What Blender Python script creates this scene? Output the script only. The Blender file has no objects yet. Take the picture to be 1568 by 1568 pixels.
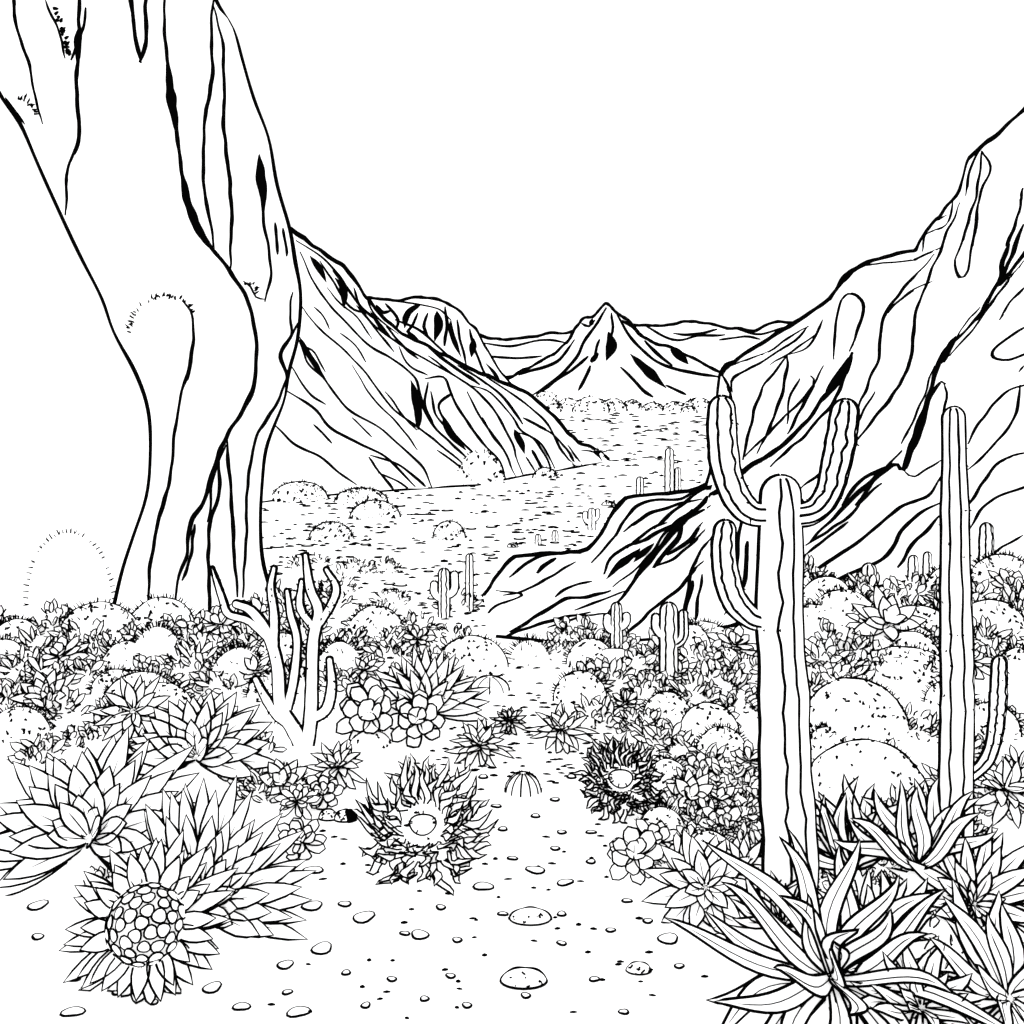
import bpy, math, random
from mathutils import Vector, noise
from mathutils.bvhtree import BVHTree
random.seed(7)
R=random.random
def U(a,b): return a+(b-a)*random.random()

# ------------------------------------------------------------- camera
H=4.0; F=1506.0; TH=math.atan(184/1506.0)
cam_d=bpy.data.cameras.new("camera"); cam=bpy.data.objects.new("camera",cam_d)
bpy.context.scene.collection.objects.link(cam); bpy.context.scene.camera=cam
cam.location=(0,0,H); cam.rotation_euler=(math.radians(90)-TH,0,0)
cam_d.sensor_width=36; cam_d.lens=36*F/1568; cam_d.clip_end=20000; cam_d.clip_start=0.05
C=Vector((0,0,H)); FW=Vector((0,math.cos(TH),-math.sin(TH))); UP=Vector((0,math.sin(TH),math.cos(TH)))
def ray(px,py): return FW+Vector(((px-784)/F,0,0))+UP*((784-py)/F)
def proj(p):
    d=p-C; k=F/d.dot(FW); return 784+d.x*k
def atY(px,py,Y):
    d=ray(px,py); return C+d*(Y/d.y)
def G(px,py):
    d=ray(px,py); k=-H/d.z; return C+d*k, k/F      # world point, metres per sketch pixel

# ------------------------------------------------------------- materials
def mat(name,col,em):
    m=bpy.data.materials.new(name); m.use_nodes=True; nt=m.node_tree
    b=nt.nodes["Principled BSDF"]
    b.inputs["Roughness"].default_value=1; b.inputs["Specular IOR Level"].default_value=0
    n=nt.nodes.new("ShaderNodeTexNoise"); n.inputs["Scale"].default_value=3
    r=nt.nodes.new("ShaderNodeValToRGB")
    r.color_ramp.elements[0].color=(col*0.98,)*3+(1,); r.color_ramp.elements[1].color=(col,)*3+(1,)
    nt.links.new(n.outputs["Fac"],r.inputs["Fac"]); nt.links.new(r.outputs["Color"],b.inputs["Base Color"])
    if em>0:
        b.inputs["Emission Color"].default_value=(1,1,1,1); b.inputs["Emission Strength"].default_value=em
    return m
WHITE=mat("white_paper_glow",0.92,0.4); INK=mat("black_ink",0.001,0)  # white has added emission on every surface, lifting shade to flat paper white

# ------------------------------------------------------------- mesh builder
KW=1.5
class MB:
    def __init__(s): s.V=[]; s.Fc=[]; s.M=[]
    def add(s,vs,fs,m):
        o=len(s.V); s.V.extend(vs)
        for f in fs: s.Fc.append(tuple(i+o for i in f)); s.M.append(m)
    def tube(s,pts,rad,n=4,closed=False,m=1):
        k=len(pts)
        if k<2: return
        if not hasattr(rad,'__len__'): rad=[rad]*k
        vs=[];nr=None
        for i in range(k):
            a=pts[i-1] if (i>0 or closed) else pts[i]
            b=pts[(i+1)%k] if (i<k-1 or closed) else pts[i]
            t=(b-a)
            if t.length<1e-9: t=Vector((0,0,1))
            t.normalize()
            if nr is None:
                nr=t.cross(Vector((0,0,1)))
                if nr.length<0.1: nr=t.cross(Vector((0,1,0)))
            nr=nr-t*nr.dot(t)
            if nr.length<1e-6: nr=t.orthogonal()
            nr.normalize(); bn=t.cross(nr)
            for j in range(n):
                an=2*math.pi*j/n
                vs.append(pts[i]+(nr*math.cos(an)+bn*math.sin(an))*(rad[i]*KW))
        fs=[]
        for i in range(k if closed else k-1):
            i2=(i+1)%k
            for j in range(n):
                j2=(j+1)%n
                fs.append((i*n+j,i*n+j2,i2*n+j2,i2*n+j))
        if not closed:
            fs.append(tuple(range(n))); fs.append(tuple((k-1)*n+j for j in range(n)))
        s.add(vs,fs,m)
    def build(s,name,loc=None):
        loc=loc or Vector((0,0,0))
        me=bpy.data.meshes.new(name)
        me.from_pydata([tuple(v-loc) for v in s.V],[],s.Fc)
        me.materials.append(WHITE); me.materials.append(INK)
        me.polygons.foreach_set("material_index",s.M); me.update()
        ob=bpy.data.objects.new(name,me); ob.location=loc
        bpy.context.scene.collection.objects.link(ob); return ob

def cat(pts,step=6.0):
    pts=[Vector(p) for p in pts]; out=[]
    P=[pts[0]*2-pts[1]]+pts+[pts[-1]*2-pts[-2]]
    for i in range(1,len(P)-2):
        p0,p1,p2,p3=P[i-1:i+3]; n=max(1,int((p2-p1).length/step))
        for j in range(n):
            t=j/n
            out.append(0.5*((2*p1)+(p2-p0)*t+(2*p0-5*p1+4*p2-p3)*t*t+(3*p1-p0-3*p2+p3)*t**3))
    out.append(pts[-1]); return out

def stroke(mb,bvh,pxs,w=4,taper=True):
    P=cat(pxs,6 if w<=8 else 4); runs=[];cur=[];last=None; N=len(P)
    sd=U(0,100)
    for i,p in enumerate(P):
        jx=noise.noise(Vector((p.x*.035,p.y*.035,sd)))*3.2
        d=ray(p.x+jx,p.y+jx*.5)
        hit=bvh.ray_cast(C,d.normalized())
        if hit[0] is None:
            if len(cur)>1: runs.append(cur)
            cur=[];last=None;continue
        q=hit[0]; dep=(q-C).dot(FW)
        if last and abs(dep-last)>0.12*last:
            if len(cur)>1: runs.append(cur)
            cur=[]
        last=dep
        t=i/max(1,N-1)
        k=.78
        if taper: k*=min(1,0.5+3.5*min(t,1-t))
        if w>8: k=max(.12,math.sin(math.pi*t)**.8)*.72
        k*=1.0+0.3*noise.noise(Vector((p.x*.05,p.y*.05,3+sd)))
        cur.append((q,dep*w*k/F/2))
    if len(cur)>1: runs.append(cur)
    for r in runs: mb.tube([a for a,b in r],[b for a,b in r],6)

# ------------------------------------------------------------- terrain
gm=MB()
def disc(rad,n=64): return [Vector((rad*math.cos(2*math.pi*i/n),rad*math.sin(2*math.pi*i/n),0)) for i in range(n)]
vs=[Vector((0,0,0))];fs=[]
rs=[20,80,300,1200,6000]
for r in rs: vs+=disc(r)
for j in range(64): fs.append((0,1+j,1+(j+1)%64))
for k in range(len(rs)-1):
    for j in range(64):
        a=1+k*64; b=a+64; fs.append((a+j,b+j,b+(j+1)%64,a+(j+1)%64))
gm.add(vs,fs,0); gm.build("ground")
Z=Vector((0,0,1)); X=Vector((1,0,0))

def mountain(name,cols,lines,ow=5,back=0.8,relief=0.05,bw=0,b0=0):
    def rs(idx):
        pts=[(c[idx[0]],c[idx[1]],c[idx[2]] if len(idx)>2 else 0) for c in cols]
        P=[Vector(p) for p in pts]; P=[P[0]*2-P[1]]+P+[P[-1]*2-P[-2]]; out=[]
        for i in range(1,len(P)-2):
            p0,p1,p2,p3=P[i-1:i+3]
            for j in range(8):
                t=j/8
                c_=0.5*((2*p1)+(p2-p0)*t+(2*p0-5*p1+4*p2-p3)*t*t+(3*p1-p0-3*p2+p3)*t**3)
                l_=p1.lerp(p2,t); out.append(l_.lerp(c_,.6))
        out.append(Vector(pts[-1])); return out
    Bp=rs((0,1)); Rp=rs((2,3,4)); n=len(Bp)
    base=[G(b.x,b.y)[0] for b in Bp]; ridge=[]
    for i,r in enumerate(Rp):
        wob=noise.noise(Vector((r.x*.05,r.y*.05,1)))*4
        ridge.append(atY(r.x,r.y+wob,r.z))
    rows=14; vs=[]
    for t_ in range(rows+1):
        t=t_/rows
        for i in range(n):
            p=base[i].lerp(ridge[i],t)
            p=p+Vector((0,1,0))*(noise.noise(p*6/max(8,base[i].y))*relief*ridge[i].y*math.sin(math.pi*t))
            vs.append(p)
    for i in range(n):
        r=ridge[i]; vs.append(Vector((r.x,r.y+max(.3,r.z)*back,-0.1)))
    fs=[]
    for t in range(rows+1):
        for i in range(n-1):
            a=t*n+i; fs.append((a,a+1,a+n+1,a+n))
    mb=MB(); mb.add(vs,fs,0)
    bvh=BVHTree.FromPolygons([tuple(v) for v in vs],fs)
    mb.tube([p+Z*((p-C).dot(FW)*.8/F) for p in ridge],[(p-C).dot(FW)*ow*(0.95+.4*noise.noise(p))/F/2 for p in ridge],6)
    if bw: mb.tube([p+Z*.01 for p in base[b0:]],[(p-C).dot(FW)*bw*(0.9+.5*noise.noise(p))/F/2 for p in base[b0:]],6)
    for l in lines: stroke(mb,bvh,l[0],l[1] if len(l)>1 else 4)
    return mb.build(name),bvh

mountain("distant_mountain_range",[(640,606,660,520,700),(735,606,735,516,700),(770,606,775,521,700),(820,606,830,514,700),(870,606,880,508,700),(930,606,930,496,700),
 (985,606,985,499,700),(1020,606,1020,499,700),(1065,606,1065,493,700),(1120,606,1120,504,700),(1155,606,1155,508,700),(1180,606,1180,496,700),(1230,606,1230,495,700),(1330,606,1330,505,700)],
 [([(740,525),(780,530),(830,520),(870,525)],4),([(745,545),(790,548),(830,545)],4),([(990,500),(1030,520),(1070,515),(1110,512)],4),([(1030,510),(1060,512),(1100,505)],4),
  ([(1100,520),(1140,515),(1165,520)],4),([(1130,505),(1165,512),(1200,500)],4),([(765,578),(800,572),(835,568)],4)],4,.5,.0)
mountain("mountain",[(700,611,715,604,350),(760,611,770,585,350),(800,611,805,566,350),(840,611,840,548,350),(870,611,868,524,350),(890,611,890,490,350),(912,611,908,484,350),(925,611,927,467,350),(942,611,942,478,350),
 (965,611,962,490,350),(990,611,985,518,350),(1020,611,1018,530,350),(1060,611,1060,548,350),(1105,611,1100,570,350),(1160,611,1160,585,350)],
 [([(927,470),(912,500),(893,528),(872,560),(840,590),(815,604)],5),([(935,478),(938,500),(934,520)],4),([(932,508),(936,530),(928,552)],17),([(945,482),(965,515),(1000,550),(1035,565),(1070,572),(1105,578)],5),
  ([(950,562),(970,582),(985,598),(1000,608)],5),([(965,542),(990,566),(1020,594)],15),([(1020,590),(1050,604)],5),([(1025,530),(1040,543),(1055,558)],14),([(890,495),(902,500),(912,490)],4),([(908,488),(905,500)],9),
  ([(880,520),(862,545),(838,560),(800,572),(770,575)],5),([(830,600),(850,585),(870,570),(900,545)],6),([(905,560),(895,580),(885,598)],5),([(915,540),(905,555)],8),([(988,522),(1010,545),(1030,560)],5),([(950,490),(968,500),(980,515)],5),([(920,520),(908,550)],5)],4,.4,.0)
mountain("mountain",[(480,652,500,520,150),(540,652,550,458,150),(570,652,575,459,150),(600,652,610,461,150),(645,652,645,456,150),(680,652,682,464,150),(705,652,705,480,150),(725,652,722,500,150),(740,652,738,525,150),(765,652,762,565,150),(790,652,785,592,150),(840,652,830,640,150)],
 [([(565,462),(590,490),(620,515),(660,540)],5),([(600,462),(640,466),(672,474),(690,490)],4),([(618,502),(625,482),(644,466)],13),([(640,480),(632,500),(625,508),(640,520)],5),([(668,476),(673,500),(664,522)],14),([(690,488),(693,515),(706,548)],9),
  ([(700,490),(705,520),(715,560)],5),([(720,505),(724,530),(735,560),(752,590)],6),([(725,518),(721,547)],11),([(655,480),(648,500),(655,515)],5),([(575,466),(585,480),(602,476)],11),([(742,555),(768,592)],9),([(590,465),(610,490),(606,510)],5),([(682,470),(684,500),(680,530)],5),([(605,490),(640,505),(670,530),(700,560)],5)],5,.5,.01)

mountain("canyon_slope",[(270,776,300,770,32),(300,775,330,600,38),(330,774,365,420,44),(360,772,405,328,48),(400,770,440,350,50),(450,763,490,385,52),(490,760,525,410,54),(540,757,552,445,55),(590,753,580,482,56),(640,750,620,515,57),(680,747,680,545,58),
 (730,744,740,576,58),(770,736,800,600,59),(810,728,848,640,59),(850,722,885,680,59),(885,716,905,688,58),(930,706,932,704,57.5)],
 [([(452,368),(490,392),(515,418),(545,462),(572,498),(612,528),(660,556),(715,588),(747,618),(775,660),(790,700),(800,732)],5),
  ([(458,385),(475,425),(500,462),(530,495),(565,530),(600,550),(635,580),(647,620),(665,655),(692,680),(722,710),(736,742)],5),
  ([(460,468),(490,505),(530,540),(570,585),(600,625),(640,655),(690,695),(725,725)],5),([(455,512),(470,555),(500,585),(530,625),(580,655),(620,690),(650,720),(662,748)],5),
  ([(438,598),(480,625),(505,655),(550,680),(590,700),(620,730),(640,750)],5),([(420,650),(450,680),(490,700),(520,725),(545,742)],5),([(565,700),(580,722),(602,751)],5),([(568,698),(610,712),(640,735),(655,750)],5),([(580,725),(610,738),(630,752)],4),
  ([(475,392),(486,410),(498,432)],15),([(512,425),(524,445),(526,472)],15),([(458,515),(475,552),(502,585)],14),([(465,530),(480,540),(498,570)],4),([(628,582),(638,620),(640,658)],17),([(678,636),(690,665),(714,690)],16),([(788,658),(803,695)],15),([(566,476),(580,500),(602,522)],12),
  ([(650,580),(678,578),(690,600),(710,640),(740,680),(765,708),(775,735)],5),([(655,585),(650,620),(665,650)],4),([(720,590),(750,602),(785,640),(800,662),(830,682),(850,722)],5),([(735,572),(795,612),(838,650),(860,690),(882,716)],5),
  ([(790,662),(815,672),(835,700),(845,722)],5),([(825,655),(845,665),(868,690),(880,712)],5),([(870,682),(890,712)],4),([(890,690),(912,695),(922,706)],5),([(490,400),(510,432),(535,470),(560,480)],5),([(545,468),(575,505),(605,540)],5),
  ([(500,440),(520,465),(545,485),(570,520)],4),([(560,455),(575,485),(610,512)],4),([(610,530),(625,560),(655,575)],5),([(690,602),(672,620),(680,645)],5),([(715,600),(735,640),(765,680),(790,730)],5),([(590,600),(620,640),(640,660)],4),
  ([(640,520),(690,560),(735,590)],8),([(480,470),(495,485),(505,505)],4),([(520,510),(545,530),(560,555)],4),([(700,560),(740,585),(770,610),(800,650)],6),([(805,700),(820,722)],5),([(800,640),(840,662)],6),([(670,690),(700,712),(728,735)],4),([(540,640),(570,670)],4),([(480,650),(510,680)],4),
  ([(540,440),(552,470),(575,490)],6),([(590,500),(620,535),(640,550)],6),([(655,545),(690,572),(720,592)],5),([(815,690),(830,720)],7),([(510,415),(545,460)],6),
  ([(445,560),(470,600),(500,620)],4),([(540,560),(570,610),(610,650),(640,690)],4),([(660,600),(670,640),(700,670),(730,700)],5),([(740,640),(755,670),(780,700)],4)],6,bw=4,b0=30)

mountain("canyon_slope",[(760,976,740,914,18),(850,985,788,853,20),(930,985,900,843,22),(1000,980,958,765,25),(1060,970,1083,742,29),(1090,965,1104,574,34),(1120,960,1130,550,38),(1160,945,1210,500,44),(1200,935,1270,460,48),(1250,920,1295,425,50),(1290,910,1330,402,52),
 (1340,900,1400,386,54),(1370,895,1412,365,55),(1400,890,1448,322,56),(1430,885,1472,290,57),(1450,880,1485,245,58),(1480,880,1532,203,59),(1520,880,1568,170,60),(1600,880,1640,100,62),(1800,880,1900,40,64),(2100,880,2300,300,64)],
 [([(1110,562),(1165,545),(1215,512),(1240,500)],4),([(1120,600),(1122,578),(1160,560),(1210,528),(1238,500)],5),([(1106,576),(1118,605),(1122,640)],6),([(1272,460),(1310,415),(1340,405),(1400,398),(1440,380)],5),
  ([(1275,550),(1279,500),(1288,460),(1303,450),(1322,465),(1315,500),(1302,540)],5),([(1260,490),(1240,530),(1205,545)],4),([(1205,545),(1190,565),(1165,600),(1150,650),(1138,705)],5),([(1206,545),(1205,570),(1190,630),(1178,655),(1158,695)],5),
  ([(1240,575),(1246,590),(1218,640),(1205,665)],5),([(1225,580),(1210,610),(1205,650)],4),([(1304,540),(1275,590),(1245,635),(1195,685),(1140,722),(1090,760),(1045,800),(1000,850),(960,905),(925,945)],8),([(1300,560),(1280,610),(1240,660),(1180,715)],6),([(1304,540),(1285,580),(1258,615)],18),
  ([(1430,390),(1385,440),(1352,490),(1345,550),(1330,590),(1312,635)],5),([(1470,310),(1442,380),(1420,430),(1400,490),(1395,550),(1370,600),(1340,640),(1310,675)],5.5),([(1430,430),(1390,450),(1360,480)],4),
  ([(1504,232),(1494,300),(1476,360),(1464,400),(1471,426),(1485,415),(1491,370),(1500,300),(1516,255),(1504,232)],5),([(1530,205),(1500,228),(1486,262),(1480,300)],5),([(1460,310),(1450,345),(1420,360),(1412,385)],4),([(1450,330),(1425,345),(1412,365)],4),
  ([(1568,290),(1555,340),(1535,400),(1530,430),(1485,500),(1440,550),(1422,610),(1395,680),(1384,722),(1366,712),(1310,760),(1240,830)],7),([(1568,345),(1548,395),(1528,440),(1560,400),(1590,360)],8),([(1568,400),(1530,450),(1490,505),(1452,545)],5),([(1465,515),(1450,540),(1432,565)],13),([(1568,440),(1545,465),(1530,490)],4),
  ([(1590,490),(1540,520),(1521,545),(1545,552),(1590,535)],5),([(1447,588),(1440,584),(1425,610),(1408,660),(1388,718)],6),([(1447,588),(1450,610),(1440,650)],4),([(1590,585),(1540,602),(1505,640),(1482,680)],5),([(1562,590),(1555,640),(1515,690),(1482,720)],5),([(1590,690),(1535,705),(1505,738),(1480,780)],5),
  ([(1590,740),(1520,765),(1485,810)],5),([(1440,770),(1390,800),(1350,855),(1235,908)],6),([(1440,730),(1420,760),(1370,782),(1300,840),(1228,885)],6),([(1380,690),(1335,740),(1300,790),(1232,835)],5),([(1440,705),(1400,730),(1385,722)],4),
  ([(1370,710),(1320,735),(1290,775)],6),([(1350,740),(1310,775),(1320,760)],5),([(1440,790),(1400,830),(1375,870)],6),([(1310,660),(1260,720),(1225,750)],5),([(1260,560),(1240,600),(1190,650),(1140,700)],5),
  ([(1085,745),(1040,765),(985,770),(955,800),(935,832),(905,862)],6),([(1075,765),(1030,775),(990,790),(955,815)],6),([(1090,775),(1040,802),(1000,820),(940,850),(925,880)],6),([(1045,800),(1035,830),(1000,870)],8),([(980,840),(950,865),(928,887)],15),([(1002,832),(970,862)],10),
  ([(890,848),(840,850),(810,862),(780,885)],6),([(880,860),(850,880),(800,905),(770,912)],5),([(760,905),(800,912),(760,930),(745,945)],5),([(850,855),(830,870),(822,878)],8),([(935,905),(900,915),(860,920),(820,945),(780,968)],7),([(930,940),(890,945),(840,962)],5),
  ([(1090,820),(1062,870),(1050,930)],6),([(1080,860),(1040,900),(1005,930),(950,980)],6),([(1000,870),(1040,850),(1080,810)],5),([(1060,890),(1045,950)],8),([(1075,880),(1065,950)],6),([(1100,740),(1060,760),(1000,810)],6),([(745,915),(735,935),(745,972)],5),([(735,920),(762,976),(800,965),(850,950),(905,938)],6),
  ([(1140,760),(1130,830),(1128,900)],5),([(1145,830),(1140,900)],7),([(1568,820),(1500,860)],4),([(905,890),(870,900),(850,915)],5),([(1020,800),(990,815),(960,840)],5),([(1060,780),(1020,815),(985,860),(940,900)],5),([(960,905),(920,920),(880,935)],5),([(1075,800),(1055,830),(1020,850)],7),
  ([(1568,560),(1560,570)],4),([(1430,560),(1410,620),(1380,680)],4),([(1250,510),(1225,530),(1180,560)],4),([(1500,470),(1470,510),(1445,555)],4),([(1340,600),(1310,650),(1290,700)],4),([(1230,850),(1260,830),(1300,800)],5)],6.5,bw=5)

# ------------------------------------------------------------- rock pillar
L=[(-260,-220),(-120,-100),(-60,0),(8,148),(38,190),(66,255),(100,330),(133,400),(163,460),(180,510),(213,570),(232,630),(234,700),(228,760),(208,820),(192,870),(178,930),(160,1000)]
Rr=[(280,-220),(300,-100),(327,0),(352,35),(366,85),(385,150),(408,210),(420,280),(440,350),(448,400),(457,450),(452,520),(438,570),(433,610),(415,655),(403,690),(398,740),(395,800),(398,860),(412,915),(430,1000)]
def samp(lst,y,ys):
    for i in range(len(ys)-1):
        if ys[i]<=y<=ys[i+1]:
            t=(y-ys[i])/(ys[i+1]-ys[i]+1e-9); return lst[i]+(lst[i+1]-lst[i])*t
    return lst[-1]
def side(l):
    c=cat([(p[0],p[1],0) for p in l],8); return [p.x for p in c],[p.y for p in c]
lx,ly=side(L); rx,ry=side(Rr)
PY=G(300,930)[0].y
pm=MB(); vs=[];N=72;Lp=[];Rp=[]
ys=[-200+12*i for i in range(96)]
for y in ys:
    a=atY(samp(lx,y,ly),y,PY); b=atY(samp(rx,y,ry),y,PY)
    c=(a+b)/2; w=(b-a).length/2; row=[]
    for j in range(N):
        an=2*math.pi*j/N
        fl=1+.10*math.sin(7*an+c.z*.4)+.05*math.sin(13*an-c.z*.3)
        row.append(c+Vector((w*math.cos(an),0.55*w*math.sin(an)*fl,0)))
    vs+=row; Lp.append(min(row,key=proj)); Rp.append(max(row,key=proj))
fs=[]
for i in range(len(ys)-1):
    for j in range(N):
        fs.append((i*N+j,i*N+(j+1)%N,(i+1)*N+(j+1)%N,(i+1)*N+j))
fs.append(tuple(range(N)))
pm.add(vs,fs,0); bv=BVHTree.FromPolygons([tuple(v) for v in vs],fs)
def smooth(S):
    for _ in range(3): S=[S[0]]+[(S[i-1]+S[i]*2+S[i+1])/4 for i in range(1,len(S)-1)]+[S[-1]]
    return S
for S,w,o in ((smooth(Lp),5.5,-1),(smooth(Rp),5.5,1)):
    pm.tube([p+X*(o*PY*1.8/F) for p in S],[PY*w*(.9+.4*noise.noise(p*.8))/F/2 for p in S],6)
for l,w in [([(20,-60),(20,0),(30,55),(46,100),(55,145),(65,190)],5),([(120,-60),(121,0),(122,60),(117,110),(118,170),(121,215),(111,240),(103,270),(102,330)],6),([(10,150),(20,163),(38,190)],5),
 ([(70,0),(80,25),(88,40),(94,60),(100,90)],4),([(133,12),(128,45),(120,65),(108,92)],5),([(121,40),(118,95)],12),([(200,-40),(202,0),(205,45),(211,72),(214,96)],6),([(223,-40),(223,0),(222,70),(214,96)],6),
 ([(253,-60),(253,0),(252,50),(258,110),(265,160),(272,210),(278,260),(290,310),(305,355),(330,387),(352,417),(376,455),(391,510),(393,570),(385,605),(365,638),(345,670),(330,710),(312,765),(292,800),(285,850),(273,890),(268,955)],6),
 ([(256,100),(262,150),(273,210)],15),([(276,250),(290,315),(306,355),(334,392)],15),([(325,-20),(324,60),(325,120),(314,180),(310,240),(315,300),(324,350),(328,382)],5.5),([(326,10),(339,60),(343,120),(343,200),(350,260),(354,330),(352,415)],5.5),
 ([(397,238),(393,270),(400,300),(405,340),(413,390),(414,430),(405,462)],5),([(397,236),(400,275),(404,322)],16),([(420,340),(425,390)],5),([(434,350),(437,392)],5),([(405,458),(392,455),(385,440),(372,430)],3),
 ([(449,448),(443,480),(444,512),(430,542),(437,580),(422,622),(395,662),(385,700),(378,760),(376,820),(371,915)],5.5),([(346,672),(352,740),(357,800),(358,860),(364,915)],5.5),([(337,700),(332,765),(321,810),(320,880),(322,965)],5.5),
 ([(280,462),(293,482),(297,520),(290,560),(277,612),(267,662),(265,710),(250,770),(236,830),(228,890),(225,955)],5.5),([(298,802),(293,850),(280,890)],5),([(345,680),(330,720),(318,800)],4),
 ([(457,455),(458,485),(446,520)],5)]:
    stroke(pm,bv,l,w)
def fuzz(mb,bvh,l,n,ln,w=1.9):
    P=cat(l,3)
    for i in range(n):
        k=int(U(1,len(P)-2)); p=P[k]; t=(P[k+1]-P[k-1]).normalized(); nn=Vector((t.y,-t.x))
        a=p+nn*U(-2,4); b=a+nn*U(.5,1)*ln+t*U(-4,4)
        h1=bvh.ray_cast(C,ray(a.x,a.y).normalized())[0]; h2=bvh.ray_cast(C,ray(b.x,b.y).normalized())[0]
        if h1 and h2: mb.tube([h1,(h1+h2)/2,h2],[(h1-C).length*w/F/2*q for q in (1,1,.4)],4)
fuzz(pm,bv,[(200,512),(208,482),(225,464),(255,457),(280,462),(295,485)],44,9)
fuzz(pm,bv,[(372,435),(385,438),(395,455)],12,8)
fuzz(pm,bv,[(25,152),(42,158),(55,185)],16,9)
fuzz(pm,bv,[(80,10),(95,50),(104,90)],24,8,3)
pm.build("rock_pillar",Vector((G(300,930)[0].x,PY,0)))

# ------------------------------------------------------------- plant parts
def leaf(mb,b,d,L,W,rr,bend=0.0,seg=6,peak=.45,mid=True,blunt=False,up=Z,wave=0):
    d=d.normalized(); s=d.cross(up)
    if s.length<.05: s=d.cross(Vector((0,1,0)))
    s.normalize(); rows=[]; ph=U(0,6); sd=U(-1,1)
    for i in range(seg+1):
        t=i/seg
        c=b+d*(L*t)-Z*(bend*L*t*t)
        if wave: c=c+s*(W*wave*(math.sin(ph+t*5)-math.sin(ph))+sd*wave*L*.2*t*t)
        if c.z<.012: c.z=.012+.004*R()
        if blunt: w=W*(.35+.65*math.sin(math.pi*.5*min(1,t/.65))) if t<.65 else W*math.sqrt(max(0,1-((t-.65)/.36)**2))
        else:
            w=W*(.45+.55*math.sin(math.pi*.5*t/peak)) if t<peak else W*math.cos(math.pi*.5*(t-peak)/(1-peak))**.9 if t<1 else 0
        rows.append((c,w))
    nrm=s.cross(d)
    vs=[];fs=[]
    for c,w in rows:
        vs+=[c-s*w/2,c-nrm*(w*.12),c+s*w/2]
    for i in range(seg):
        a=i*3; fs+=[(a,a+1,a+4,a+3),(a+1,a+2,a+5,a+4)]
    mb.add(vs,fs,0)
    edge=[c-s*w/2 for c,w in rows]+[c+s*w/2 for c,w in reversed(rows[:-1])]
    mb.tube(edge,rr,4)
    if mid:
        k=int(seg*mid) if mid is not True else seg-1
        mb.tube([c-nrm*(w*.12)+nrm*rr*.3 for c,w in rows[:k+1]],[rr*.6]*k+[rr*.15],3)
# tilted rosette: centre drawn at (cx,cy), foot on the ground at by
def burst(name,cx,cy,by,rings,tilt=45,a0=0,a1=360,lw=2.4,mid=.75,blunt=False,seg=6,bend=.04,peak=.45,wave=0,core=0,jit=.12,done=True):
    g,s=G(cx,by); c=atY(cx,cy,g.y); mb=MB(); ta=math.radians(tilt)
    A=Vector((0,-math.sin(ta),math.cos(ta))); B=Vector((0,math.cos(ta),math.sin(ta)))
    if c.z>.05:
        S=(max(4,rings[0][1]*.25)*s,max(4,rings[0][1]*.25)*s,c.z*1.0); dome_mesh(mb,g+Vector((0,.02,0)),S,.02,12,6)
    full=(a1-a0)>=350
    for n,ln,w,el,off in rings:
        p0=U(0,6)
        for i in range(n):
            th=math.radians(a0+(a1-a0)*((i+.5)/n if not full else i/n)+U(-1,1)*jit*(a1-a0)/n*1.5)+(p0 if full else 0)
            e=math.radians(el+U(-4,4)); rad=X*math.cos(th)+B*math.sin(th)
            d=rad*math.cos(e)+A*math.sin(e)
            leaf(mb,c+rad*off*s+A*s*(el*.12),d,ln*s*(1+U(-jit,jit)),w*s*U(.88,1.1),s*lw/2,bend*U(.4,1.4),seg,peak,mid,blunt,A,wave)
    if core:
        for k in range(2):
            r=core*s*(1-.3*k); q0=c+A*s*(8+5*k); ring=[q0+(X*math.cos(a)+B*math.sin(a)*.8)*r*(1+.05*math.sin(3*a+k)) for a in [2*math.pi*q/22 for q in range(22)]]
            mb.add(ring+[q0],[(q,(q+1)%22,22) for q in range(22)],0)
            if k==0: mb.tube(ring,s*1.1,4,True)
        for k in range(9):
            a=U(0,6.28); p=c+A*s*14+(X*math.cos(a)+B*math.sin(a)*.8)*core*s*.75; mb.tube([p,p+(X*math.cos(a)+B*math.sin(a))*s*7],s*.9,3)
    if done: return mb.build(name,g)
    return mb,g
def ell(c,S,u): return c+Vector((S[0]*u.x,S[1]*u.y,S[2]*u.z))
def dome_mesh(mb,c,S,bump=.04,n=28,m=12):
    vs=[];fs=[]
    for i in range(m+1):
        ph=math.pi*.5*(i/m)*1.12-.19
        for j in range(n):
            an=2*math.pi*j/n; u=Vector((math.cos(an)*math.cos(ph),math.sin(an)*math.cos(ph),math.sin(ph)))
            k=1+bump*noise.noise(u*2.5+c*3)
            vs.append(ell(c,S,u*k))
    for i in range(m):
        for j in range(n): fs.append((i*n+j,i*n+(j+1)%n,(i+1)*n+(j+1)%n,(i+1)*n+j))
    fs.append(tuple(m*n+j for j in range(n)))
    mb.add(vs,fs,0)
def limb(c,S,n=40):
    d=(c+Z*S[2]*.5-C); q=Vector((d.x/S[0],d.y/S[1],d.z/S[2])).normalized()
    a=q.cross(Z).normalized(); b=a.cross(q)
    if b.z<0: b=-b
    return [a*math.cos(t)+b*math.sin(t) for t in [math.pi*(-.08+1.16*i/n) for i in range(n+1)]]
def surfn(S,u): return Vector((u.x/S[0],u.y/S[1],u.z/S[2])).normalized()
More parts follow.
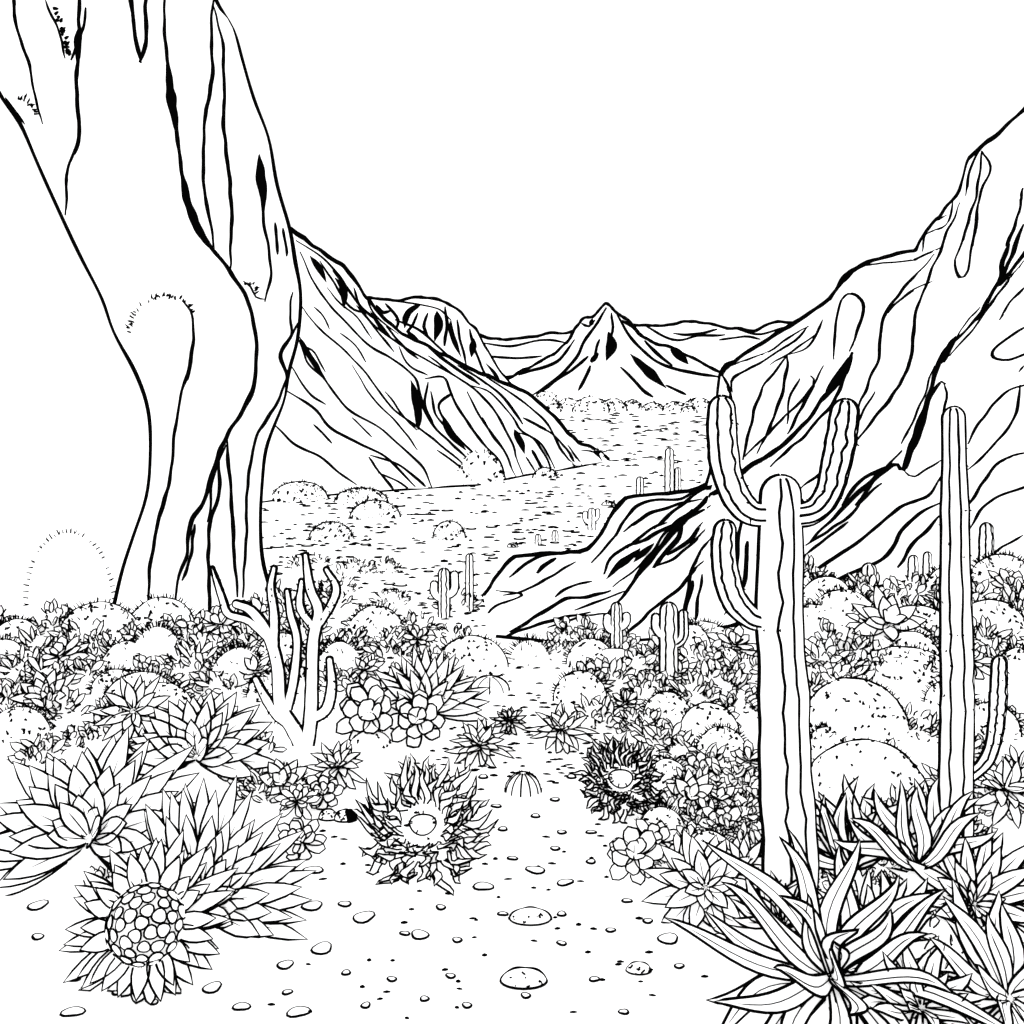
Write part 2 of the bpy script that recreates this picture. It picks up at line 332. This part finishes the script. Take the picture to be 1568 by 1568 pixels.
def barrel(name,px,py,wpx,hpx,spines=60,slen=9,outline=3,dots=30,ribs=0,rim=40,lw=1.9):
    c,s=G(px,py); w=wpx*s/2; h=hpx*s*.93; S=(w,w*.9,h); mb=MB()
    c=c+Vector((0,w*.5,0))
    dome_mesh(mb,c,S)
    lm=limb(c,S)
    if outline: mb.tube([ell(c,S,u*(1.015+.03*noise.noise(u*5+c))) for u in lm],[s*outline/2*U(.6,1.1) for _ in lm],4)
    def rnd():
        while True:
            u=Vector((U(-1,1),U(-1,.5),U(0,1)))
            if .1<u.length<1: return u.normalized()
    for i in range(rim):
        u=lm[int(U(0,len(lm)-1))]; p=ell(c,S,u); d=(surfn(S,u)+Vector((U(-.3,.3),U(-.3,.3),U(-.2,.3)))).normalized()
        mb.tube([p,p+d*slen*s*U(.6,1.2)],[s*lw/2,s*lw/5],3)
    for i in range(spines):
        u=rnd(); p=ell(c,S,u); d=(surfn(S,u)+Vector((U(-.6,.6),U(-.6,.6),U(-.2,.5)))).normalized()
        mb.tube([p,p+d*slen*s*U(.5,1.1)],[s*lw/2,s*lw/5],3)
    for i in range(dots):
        u=rnd(); p=ell(c,S,u*1.015); d=surfn(S,u).cross(Vector((U(-1,1),U(-1,1),U(-1,1)))).normalized()
        mb.tube([p-d*s*U(1.5,4),p+d*s*U(1.5,4)],[s*1.7,s*.8],4)
    for i in range(ribs):
        an=2*math.pi*i/ribs; pts=[]
        for k in range(9):
            ph=math.radians(5+75*k/8); u=Vector((math.cos(an)*math.cos(ph),math.sin(an)*math.cos(ph),math.sin(ph))); pts.append(ell(c,S,u*1.02))
        mb.tube(pts,s*lw/2,4)
    return mb.build(name,c)
def shrub(name,px,py,wpx,hpx,n=30,ll=20,lw=10,line=1.75,strokes=14):
    c,s=G(px,py); w=wpx*s/2; h=hpx*s*.8; S=(w*.85,w*.7,h*.8); mb=MB()
    c=c+Vector((0,w*.4,0))
    dome_mesh(mb,c,S,.3,20,8)
    for i in range(n):
        u=Vector((U(-1,1),U(-1,.3),U(0,1)))
        if u.length<.1: continue
        u.normalize(); p=ell(c,S,u*U(.95,1.05))
        d=(surfn(S,u)*.55+Vector((U(-1,1),U(-.5,.4),U(-.3,1)))*.8).normalized()
        leaf(mb,p,d,ll*s*U(.6,1.2),lw*s*U(.7,1.2),s*line/2,0,4,.5,R()<.2,R()<.3,Vector((U(-.3,.3),-1,.7)).normalized())
    for i in range(strokes):
        u=Vector((U(-1,1),U(-1,.6),U(0,1))).normalized(); p=ell(c,S,u*1.02)
        d=(surfn(S,u)*.6+Vector((U(-1,1),U(-1,1),U(-.2,1)))*.7).normalized()
        q=p+d*ll*s*U(.3,.8); mb.tube([p,(p+q)/2+Vector((U(-1,1),0,U(-1,1)))*s*2,q],s*line/2*U(.8,1.5),3)
    return mb.build(name,c)
def sweep(mb,pts,rad,lines,lr,n=20,f=Vector((0,-1,0)),cap=True,ticks=0):
    P=cat(pts,(pts[0]-pts[-1]).length/34+1e-4); m=len(P)
    rr=[]
    cum=[0]
    for i in range(1,m): cum.append(cum[-1]+(P[i]-P[i-1]).length)
    for i in range(m):
        t=cum[i]/cum[-1]*(len(rad)-1); k=min(int(t),len(rad)-2); rr.append(rad[k]+(rad[k+1]-rad[k])*(t-k))
    rr=[r*(1+.09*noise.noise(P[i]*(.9/rad[0])*.8)) for i,r in enumerate(rr)]
    if cap:
        t=(P[-1]-P[-2]).normalized(); e=P[-1]; r=rr[-1]
        for k in range(1,7):
            a=math.pi/2*k/6; P.append(e+t*r*math.sin(a)); rr.append(max(r*math.cos(a),r*.03))
    m=len(P); fr=[]
    for i in range(m):
        t=(P[min(i+1,m-1)]-P[max(i-1,0)]).normalized(); sd=t.cross(f)
        if sd.length<.1: sd=Vector((1,0,0))
        sd.normalize(); ff=sd.cross(t).normalized()
        if ff.dot(f)<0: ff=-ff
        fr.append((sd,ff))
    def pt(i,a,k=1.0): return P[i]+(fr[i][0]*math.cos(a)+fr[i][1]*math.sin(a))*rr[i]*k
    vs=[pt(i,2*math.pi*j/n) for i in range(m) for j in range(n)]; fs=[]
    for i in range(m-1):
        for j in range(n): fs.append((i*n+j,i*n+(j+1)%n,(i+1)*n+(j+1)%n,(i+1)*n+j))
    fs.append(tuple((m-1)*n+j for j in range(n)))
    mb.add(vs,fs,0)
    for a in lines:
        q=math.radians(a); sidel=abs(math.cos(q))>.98; last=m-1 if sidel else m-3
        mb.tube([pt(i,q+(0 if sidel else .22*noise.noise(Vector((P[i].z*1.0/rad[0],a,0)))),1.03 if sidel else 1.0) for i in range(last+1)],[lr*(1.1 if sidel else .72)*(1+.3*noise.noise(Vector((P[i].z*2/rad[0],a,5)))) for i in range(last+1)],5)
    for i in range(ticks):
        k=int(U(2,m-8)); a=math.radians(random.choice(lines)) if R()<.5 else U(0,2*math.pi)
        p=pt(k,a); d=(p-P[k]).normalized(); mb.tube([p,p+d*lr*U(1,3)+Z*lr*U(-2,2)],[lr*.7,lr*.3],3)
def cactus(name,px,py,parts,lw=4,Y=None,ticks=0):
    c,s=G(px,py); mb=MB(); Y=c.y if Y is None else Y
    for pp,rad,lines in parts:
        sweep(mb,[atY(x,y,Y) if (x,y)!=(px,py) else c for x,y in pp],[r*s for r in rad],lines,s*lw/2,ticks=ticks)
    return mb.build(name,c)
def LN(k): return [0,180]+[180*i/(k+1) for i in range(1,k+1)]+[-180*i/(k+1) for i in range(1,k+1)]

cactus("saguaro_cactus",1208,1420,[
 ([(1208,1420),(1210,1300),(1202,1180),(1200,1060),(1193,940),(1195,850),(1195,757)],[41,39,37,35,32,31,27],[0,180,68,104,-72,-108]),
 ([(1175,788),(1150,785),(1128,762),(1112,720),(1106,670),(1105,626)],[15,17,18,19,19,17],LN(2)),
 ([(1215,790),(1245,783),(1268,755),(1280,710),(1288,670),(1293,632)],[15,16,18,20,20,19],LN(3)),
 ([(1178,955),(1150,945),(1125,920),(1112,880),(1108,840),(1110,812)],[12,15,17,17,16,14],LN(2))],4.4,ticks=20)
cactus("saguaro_cactus",1466,1330,[
 ([(1466,1330),(1464,1200),(1466,1060),(1463,900),(1462,780),(1460,640)],[24,25,24,22,19,15],LN(3)),
 ([(1480,1192),(1506,1170),(1520,1140),(1527,1090),(1530,1015)],[9,10,11,12,10],LN(2))],3.4,ticks=60)
def small_sag(px,py,top,r,arms=(),lw=3,name="saguaro_cactus"):
    parts=[([(px,py),(px,(py+top)/2),(px,top+r)],[r,r,r*.9],LN(1 if r<8 else 2))]
    for dx,ya,yt,ar in arms:
        parts.append(([(px,ya),(px+dx*.6,ya-1),(px+dx,ya-abs(dx)*.6),(px+dx,yt)],[ar]*4,LN(1) if ar>5 else [0,180]))
    return cactus(name,px,py,parts,lw)
small_sag(1024,1055,922,13,[(-20,972,945,5),(22,985,940,6)],3.4)
small_sag(944,1005,922,8,[(-14,965,945,5),(15,960,943,5)],2.8)
small_sag(680,945,870,8,[(-15,915,895,5),(16,910,880,5)],2.8)
small_sag(719,935,848,5,(),2.4)
small_sag(1025,752,686,6,(),2.4); small_sag(1038,752,716,4,(),2.1); small_sag(980,762,730,5,(),2.3)
small_sag(906,812,778,5,[(-10,800,786,3),(9,796,782,2.5)],1.9)
small_sag(824,834,818,4,(),1.9); small_sag(850,828,812,4,(),1.9)
small_sag(1510,875,800,10,(),3); small_sag(1330,915,862,11,(),3); small_sag(1398,900,850,7,(),2.5); small_sag(1420,890,845,6,(),2.5)

fc=[([(462,1142),(452,1120),(430,1080),(425,1020),(410,970),(385,935),(362,925)],[11,10,9,8,8,7,5]),
 ([(470,1142),(476,1100),(478,1040),(480,980),(488,935),(475,900),(468,850)],[9,9,8,8,7,6,3]),
 ([(455,1115),(425,1095),(405,1065),(392,1040)],[7,7,6,4]),([(478,1100),(500,1085),(508,1050),(505,1010)],[7,7,6,4]),
 ([(420,990),(420,940),(415,900),(420,870)],[6,6,5,3]),([(440,1085),(450,1040),(455,980),(445,940),(440,905)],[6,6,5,5,3]),
 ([(484,960),(505,930),(515,900),(500,872)],[6,5,5,3]),([(410,975),(380,950),(350,940),(340,915),(325,870)],[6,5,5,4,2]),([(480,960),(460,930),(462,890)],[5,5,3])]
cactus("branching_cactus",465,1142,[(p,r,[0,180]) for p,r in fc],3.8,ticks=16)

# --- left group
burst("agave_plant",138,1285,1350,[(15,175,40,-4,14),(14,150,40,10,12),(12,125,38,24,10),(10,98,36,40,8),(7,72,32,58,4)],48,-38,222,lw=2.5,jit=.16,peak=.5)
burst("agave_plant",302,1160,1200,[(14,108,30,0,8),(12,95,30,16,7),(10,80,28,34,5),(7,62,26,56,2)],52,-25,205,lw=2.4,peak=.5)
burst("agave_plant",68,1070,1095,[(11,50,20,0,4),(9,42,20,25,3),(6,32,16,52,1)],45,mid=False,lw=2.1)
burst("agave_plant",205,1090,1125,[(12,58,16,5,4),(9,46,16,30,3)],50,mid=False,lw=2.1)
mbf,gf=burst("agave_plant",300,1388,1440,[(14,168,26,0,10),(12,150,28,12,8),(11,125,28,24,8),(9,95,26,38,8)],62,-22,128,done=False,bend=.02,peak=.6,jit=.16)
mbf.build("agave_plant",gf)
def cone_plant(cx,cy,by,core,out):
    mb,g=burst("x",cx,cy,by,[(22,out,26,-14,core*.55),(20,out*.84,26,0,core*.6),(18,out*.64,26,12,core*.65)],58,done=False,bend=.0,mid=False,jit=.2)
    s=G(cx,by)[1]; cc=atY(cx,cy,g.y); ta=math.radians(58)
    A=Vector((0,-math.sin(ta),math.cos(ta))); B=Vector((0,math.cos(ta),math.sin(ta)))
    def fr(u): return X*u.x+B*u.y+A*u.z
    r0=core*s; n=24; vs=[];fs=[]
    for i in range(9):
        ph=math.pi/2*i/8
        for j in range(n):
            a=2*math.pi*j/n; vs.append(cc+fr(Vector((math.cos(a)*math.cos(ph),math.sin(a)*math.cos(ph),math.sin(ph)*.8)))*r0*.93)
    for i in range(8):
        for j in range(n): fs.append((i*n+j,i*n+(j+1)%n,(i+1)*n+(j+1)%n,(i+1)*n+j))
    mb.add(vs,fs,0)
    M=54
    for i in range(M):
        t=(i+.5)/M; ph=math.asin(1-t*.97); az=i*2.39996+U(-.06,.06)
        u=Vector((math.cos(az)*math.cos(ph),math.sin(az)*math.cos(ph),math.sin(ph)*.8)); U3=fr(u)
        tn=U3.cross(A); tn=(tn if tn.length>.05 else X.copy()).normalized(); bn=tn.cross(U3).normalized(); nn=U3.normalized()
        lift=1.0+.05*(1-t); p=cc+U3*r0*lift; r=core*s*.165*U(.9,1.12); e=U(0,6)
        ring=[p+(tn*math.cos(a)*r+bn*math.sin(a)*r*1.05)*(1+.07*math.sin(3*a+e)) for a in [2*math.pi*k/12 for k in range(12)]]
        mb.add([p+nn*r*.35]+ring,[(0,k+1,(k+1)%12+1) for k in range(12)],0)
        mb.tube(ring,s*1.15,4,True)
    mb.build("globe_succulent",g)
cone_plant(225,1415,1500,58,100)
# --- middle
burst("agave_plant",652,1085,1118,[(15,88,20,0,6),(12,80,20,18,5),(9,66,20,40,3)],60,-15,195,bend=.0,lw=2.2)
burst("succulent_rosette",568,1092,1130,[(9,50,26,5,4),(7,42,26,30,3),(4,30,22,55,1)],62,mid=False,blunt=True,seg=8,bend=0)
burst("succulent_rosette",640,1102,1135,[(8,42,24,5,4),(6,34,24,32,3),(4,24,18,58,1)],58,mid=False,blunt=True,seg=8,bend=0)
for cx,cy,by,r,w in [(972,1310,1345,46,24),(1058,1222,1250,40,20),(460,1288,1305,38,18),(432,1200,1218,40,20),(1002,1290,1310,34,18),(495,1215,1232,30,16),(1110,1265,1290,34,18),(1070,1180,1200,30,16),(900,1045,1062,34,14),(1360,955,1005,60,24)]:
    burst("succulent_rosette",cx,cy,by,[(8,r,w,2,3),(6,r*.8,w,28,2),(4,r*.55,w*.8,54,1)],45,mid=False,blunt=(r%4!=0),seg=7,bend=0,lw=2.1,jit=.2)
for cx,cy,by,r in [(735,1142,1162,46),(860,1118,1140,46),(517,1175,1194,46),(905,1050,1064,34),(780,1105,1118,26),(1540,1210,1245,60)]:
    burst("succulent_plant",cx,cy,by,[(13,r,r*.26,-2,3),(10,r*.85,r*.28,22,2),(7,r*.62,r*.28,46,1)],30,mid=False,seg=5,lw=2.0,jit=.25,wave=.15)
def clump(name,cx,cy,by,r,core):
    rings=[]
    for k in range(6):
        t=k/5; rings.append((int(26-8*t),r*(.38-.04*t),r*.12,-22+72*t,r*(.66-.34*t)))
    burst(name,cx,cy,by,rings,46,mid=False,seg=5,lw=2.1,bend=-.35,core=core,wave=.55,jit=.45)
clump("spiky_succulent",648,1265,1345,102,20)
clump("spiky_succulent",950,1195,1245,66,18)
burst("succulent_plant",1080,1360,1392,[(12,88,28,-4,4),(10,72,26,16,3),(7,55,24,38,2)],42,lw=2.3)
burst("succulent_plant",1140,1330,1370,[(12,50,16,0,4),(10,42,16,25,3)],42,lw=2.1,mid=False)
shrub("desert_shrub",150,1365,70,50,16,18,8,1.7,20)
# cup cactus: ribbed bowl
barrel("cup_cactus",801,1219,54,34,0,4,3.0,0,11,6,2.0)
# --- right foreground agaves
burst("agave_plant",1275,1500,1555,[(12,218,32,-2,10),(11,240,31,16,8),(10,240,31,34,6),(7,190,30,54,4),(4,100,26,75,2)],34,wave=.45,seg=12,bend=.10,lw=3.0,mid=.85,peak=.4,jit=.2)
burst("agave_plant",1490,1385,1430,[(16,125,24,-4,8),(14,115,24,14,6),(12,95,24,34,5),(7,60,20,58,2)],55,wave=.05,seg=7,lw=2.5,mid=.8,jit=.2)
burst("agave_plant",1545,1530,1585,[(14,150,32,0,8),(11,150,32,25,6),(8,135,30,50,4)],45,wave=.25,seg=8,lw=2.8,mid=.8,jit=.2)
burst("agave_plant",1410,1545,1600,[(13,100,22,5,8),(11,95,22,30,6),(7,75,20,55,4)],40,seg=6,lw=2.6,wave=.2)
burst("agave_plant",1195,1420,1455,[(10,80,20,20,4),(7,80,18,45,3)],45,0,180,seg=6,lw=2.5,wave=.2)
burst("agave_plant",1300,1330,1400,[(9,125,24,10,6),(7,130,22,28,4)],62,25,160,seg=8,lw=2.6,wave=.4)
burst("agave_plant",1405,1330,1420,[(9,135,24,8,6),(6,140,22,26,4)],62,20,165,seg=8,lw=2.6,wave=.4)
burst("agave_plant",1345,1440,1480,[(9,110,22,8,6),(7,100,22,30,4)],55,10,170,seg=7,lw=2.5,wave=.3)
shrub("desert_shrub",1350,1440,150,90,26,34,12,1.9,14); shrub("desert_shrub",1440,1480,150,90,26,34,12,1.9,14)

for a in [(140,985,120,60,40,9,2.5,60,70),(235,1032,85,72,26,12,0,0,120),(360,1055,85,62,26,12,0,0,120),(518,1045,72,62,24,11,0,0,90),(205,1090,115,55,50,9,2.5,40,50),(35,1122,75,35,10,7,3,45,20),
  (722,1030,110,52,5,7,2.5,60,50),(812,1015,60,32,14,12,0,0,50),(565,1145,60,20,0,6,2.5,8,4),(945,1032,85,35,8,7,3,20,10),(1090,1132,90,52,2,6,3,34,14),
  (1322,1140,165,95,16,8,3.2,70,60),(1342,1238,185,92,6,8,3.2,80,20),(1400,1040,140,40,20,8,3,50,50),(1300,965,110,60,40,11,2.5,50,70),(1530,985,110,65,30,9,2.5,60,60),(1545,895,90,45,50,9,2.5,30,60),(1080,985,80,30,24,9,2.5,30,40),(1395,1000,90,50,30,9,2,50,50),
  (1525,1130,90,50,20,8,2.5,30,40),(1110,1030,70,36,20,9,2.5,30,40),(1010,1150,40,16,4,5,2.2,8,6)]:
    barrel("barrel_cactus",a[0],a[1],a[2],a[3],a[4],a[5],a[6],a[7],0,a[8])
for px,py in [(15,1010),(38,1015),(25,990),(5,985),(48,990),(30,968),(12,962)]: barrel("barrel_cactus",px,py,26,18,0,4,3,3,0,4)
barrel("desert_shrub",95,930,120,118,0,8,0,0,0,95,1.9)
barrel("barrel_cactus",750,1062,58,24,4,6,3,0,8,4,1.5)
for a in [(455,768,85,30),(550,772,80,24),(572,795,75,28),(504,828,65,28),(687,826,48,28),(735,742,70,55),(835,733,36,16),(910,706,34,18)]:
    barrel("desert_bush",a[0],a[1],a[2],a[3],int(a[2]*.7),5,3 if a[0]!=735 else 0,int(a[2]*.4),0,int(a[2]*.5),1.7)
for px,py,w in [(470,870,70),(545,880,70),(590,878,50),(520,905,70),(600,925,60)]:
    shrub("desert_shrub",px,py,w,26,4,11,5,1.3,46)
def bushrow():
    mb=MB()
    for px,w,h in [(835,45,28),(870,36,20),(905,55,24),(940,40,18),(968,30,14),(1000,34,12),(1035,40,14),(1070,50,20),(1110,50,18),(800,30,14),(850,30,12),(1055,24,10)]:
        c,s=G(px,630+U(-3,3)); S=(w*s/2,w*s/2,h*s)
        dome_mesh(mb,c,S,.15,16,6); lm=limb(c,S)
        mb.tube([ell(c,S,u*(1+.06*U(-1,1))) for u in lm],s*1.4,3)
        for i in range(int(w*.8)):
            u=Vector((U(-1,1),U(-1,0),U(0,1))).normalized(); p=ell(c,S,u*1.03); q=p+Vector((U(-1,1),0,U(-1,1)))*s*4; mb.tube([p,q],s*1.0,3)
    mb.build("desert_bushes")
bushrow()

def zone(poly,n,w,h,step=None):
    x0,x1,y0,y1=poly
    for i in range(n):
        px=x0+(x1-x0)*((i*.618034)%1); py=y0+(y1-y0)*(i+.5)/n
        k=U(.8,1.3)
        if i%6==3:
            r=U(24,40); burst("succulent_plant",px,py-r*.5,py+4,[(9,r,r*.4,0,3),(7,r*.8,r*.4,26,2),(4,r*.55,r*.34,52,1)],U(15,45),mid=False,seg=5,lw=1.9,blunt=i%4==3,jit=.25)
        elif i%4==1: barrel("barrel_cactus",px,py,w*k*1.1,h*k,int(20*k),9,2.6 if i%3 else 0,int(30*k),0,60)
        else: shrub("desert_shrub",px,py,w*k,h*k,int(24*k),U(18,28),U(8,13),1.7,int(18*k))
zone((-20,400,965,1075),28,75,45)
zone((-20,400,1085,1180),11,70,40)
zone((400,680,965,1075),14,70,42)
zone((880,1165,985,1130),21,62,40)
zone((1010,1170,1150,1350),20,62,42)
zone((1240,1600,905,1050),32,68,44)
zone((1240,1600,1060,1320),16,66,40)
zone((370,470,1190,1250),4,60,35)
zone((1180,1600,1320,1400),12,66,50)
for a in [(420,930),(505,930),(550,975),(640,975),(690,990),(600,1000),(700,935),(860,1010),(1160,1290),(395,950),(1130,1250)]:
    shrub("desert_shrub",a[0],a[1],62,38,16,17,7,1.6,26)

# ------------------------------------------------------------- gravel
gv=MB()
def pebble(px,py,w,lw=2.4,hh=.16):
    c,s=G(px,py); rx=w*s/2; ry=rx*U(.75,1.0); rot=U(-.4,.4); n=14; ph=U(0,6)
    ring=[]
    for k in range(n):
        a=2*math.pi*k/n; q=1+.12*math.sin(2*a+ph)+.08*math.sin(3*a+ph*2)
        x=rx*q*math.cos(a); y=ry*q*math.sin(a)
        ring.append(c+Vector((x*math.cos(rot)-y*math.sin(rot),x*math.sin(rot)+y*math.cos(rot),s*lw*.4)))
    top=[c+(p-c)*.55+Z*rx*hh for p in ring]
    gv.add(ring+top+[c+Z*rx*hh*1.1],[(k,(k+1)%n,n+(k+1)%n,n+k) for k in range(n)]+[(n+k,n+(k+1)%n,2*n) for k in range(n)],0)
    rad=[s*lw/2*(1.0-.3*math.sin(2*math.pi*k/n)) for k in range(n)]
    gv.tube(ring,rad,5,True)
for x,y in [(770,1270),(860,1275),(785,1315),(820,1333),(865,1352),(740,1358),(675,1390),(620,1430),(860,1445),(600,1500),(690,1495),(1100,1437),(992,1411),(1023,1438),(528,1385),(480,1333),(493,1453),(437,1478),(440,1520),(325,1513),(180,1520),(370,1542),(457,1550),(560,1540),(715,1540),(955,1550),(115,1500),(235,1535),(112,1550),(58,1387),(58,1435),(10,1280),(850,1225),(740,1190),(875,1190),(820,1250),(960,1380),(478,1388),(557,1405),(643,1432),(530,1490),(850,1300),(905,1275),(760,1235),(805,1525),(935,1425),(905,1320),(700,1440),(910,1500),(1040,1480),(770,1400),(650,1530),(860,1400)]:
    big=(x*7+y)%5
    pebble(x,y,(14,18,24,28,32)[big])
def dash(px,py,w,lw):
    c,s=G(px,py); a=U(-.25,.25)
    d=Vector((math.cos(a),math.sin(a),0))*w*s/2; c.z=s*lw*.2
    gv.tube([c-d,c,c+d],[s*lw*.25,s*lw*.55,s*lw*.25],5)
for i in range(420):
    px=U(780,1500); py=634+76*R()
    dash(px,py,U(5,14),U(2.2,3.4))
for i in range(820):
    px=U(400,1110); py=U(712,960)
    if px<930 and py<774-(px-400)*.12: continue
    if R()<.14 and py>770: pebble(px,py,U(10,20),2.0)
    else: dash(px,py,U(5,14),U(2.4,3.8))
for i in range(230):
    px=U(640,1050); py=U(1020,1200); dash(px,py,U(6,14),U(2.4,3.8))
for i in range(110):
    px=U(380,1100); py=U(1150,1560)
    if px<470 and py<1480: continue
    dash(px,py,U(6,13),U(2.6,4.4))
gv.build("gravel")
def stone(px,py,w,h,lw=3,dark=False):
    c,s=G(px,py); mb=MB(); S=(w*s/2,w*s*.3,h*s*.8)
    dome_mesh(mb,c,S,.0,24,8)
    lm=limb(c,S); 
    mb.tube([ell(c,S,u*(1+.04*math.sin(u.x*7+px))) for u in lm],s*lw/2,5)
    mb.tube([c+Vector((S[0]*math.cos(a),S[1]*math.sin(a),.006)) for a in [2*math.pi*k/24 for k in range(24)]],s*lw/2.4,4,True)
    for i in range(9):
        u=Vector((U(-.8,.8),U(-1,-.2),U(.1,1))).normalized(); p=ell(c,S,u*1.01); mb.tube([p,p+Vector((U(-1,1),0,U(-1,1)))*s*6],s*1.1,4)
    if dark:
        for k in range(8):
            a0=-.1-.14*k
            mb.tube([ell(c,S,Vector((math.cos(a0)*math.cos(p),math.sin(a0)*math.cos(p),math.sin(p)))*1.1) for p in [math.radians(10*q) for q in range(8)]],s*2.0,4)
    mb.build("stone",c)
stone(812,1408,62,20); stone(802,1503,70,22,4); stone(978,1487,38,16,2.8); stone(528,1256,30,20,3,True); stone(503,1254,28,18,3); stone(1035,1168,26,16,2.4); stone(1062,1172,26,16,2.4); stone(785,838,16,8,2); stone(932,774,20,8,2)

# ------------------------------------------------------------- light
w=bpy.data.worlds.new("World"); bpy.context.scene.world=w; w.use_nodes=True
bg=w.node_tree.nodes["Background"]; bg.inputs[0].default_value=(1,1,1,1); bg.inputs[1].default_value=1.35
sl=bpy.data.lights.new("sun","SUN"); sl.energy=1.0; sl.angle=math.radians(20); so=bpy.data.objects.new("sun",sl); so.rotation_euler=(math.radians(35),math.radians(-15),0)
bpy.context.scene.collection.objects.link(so)
bpy.context.scene.view_settings.view_transform='Standard'
print("objs",len(bpy.data.objects),"verts",sum(len(m.vertices) for m in bpy.data.meshes))
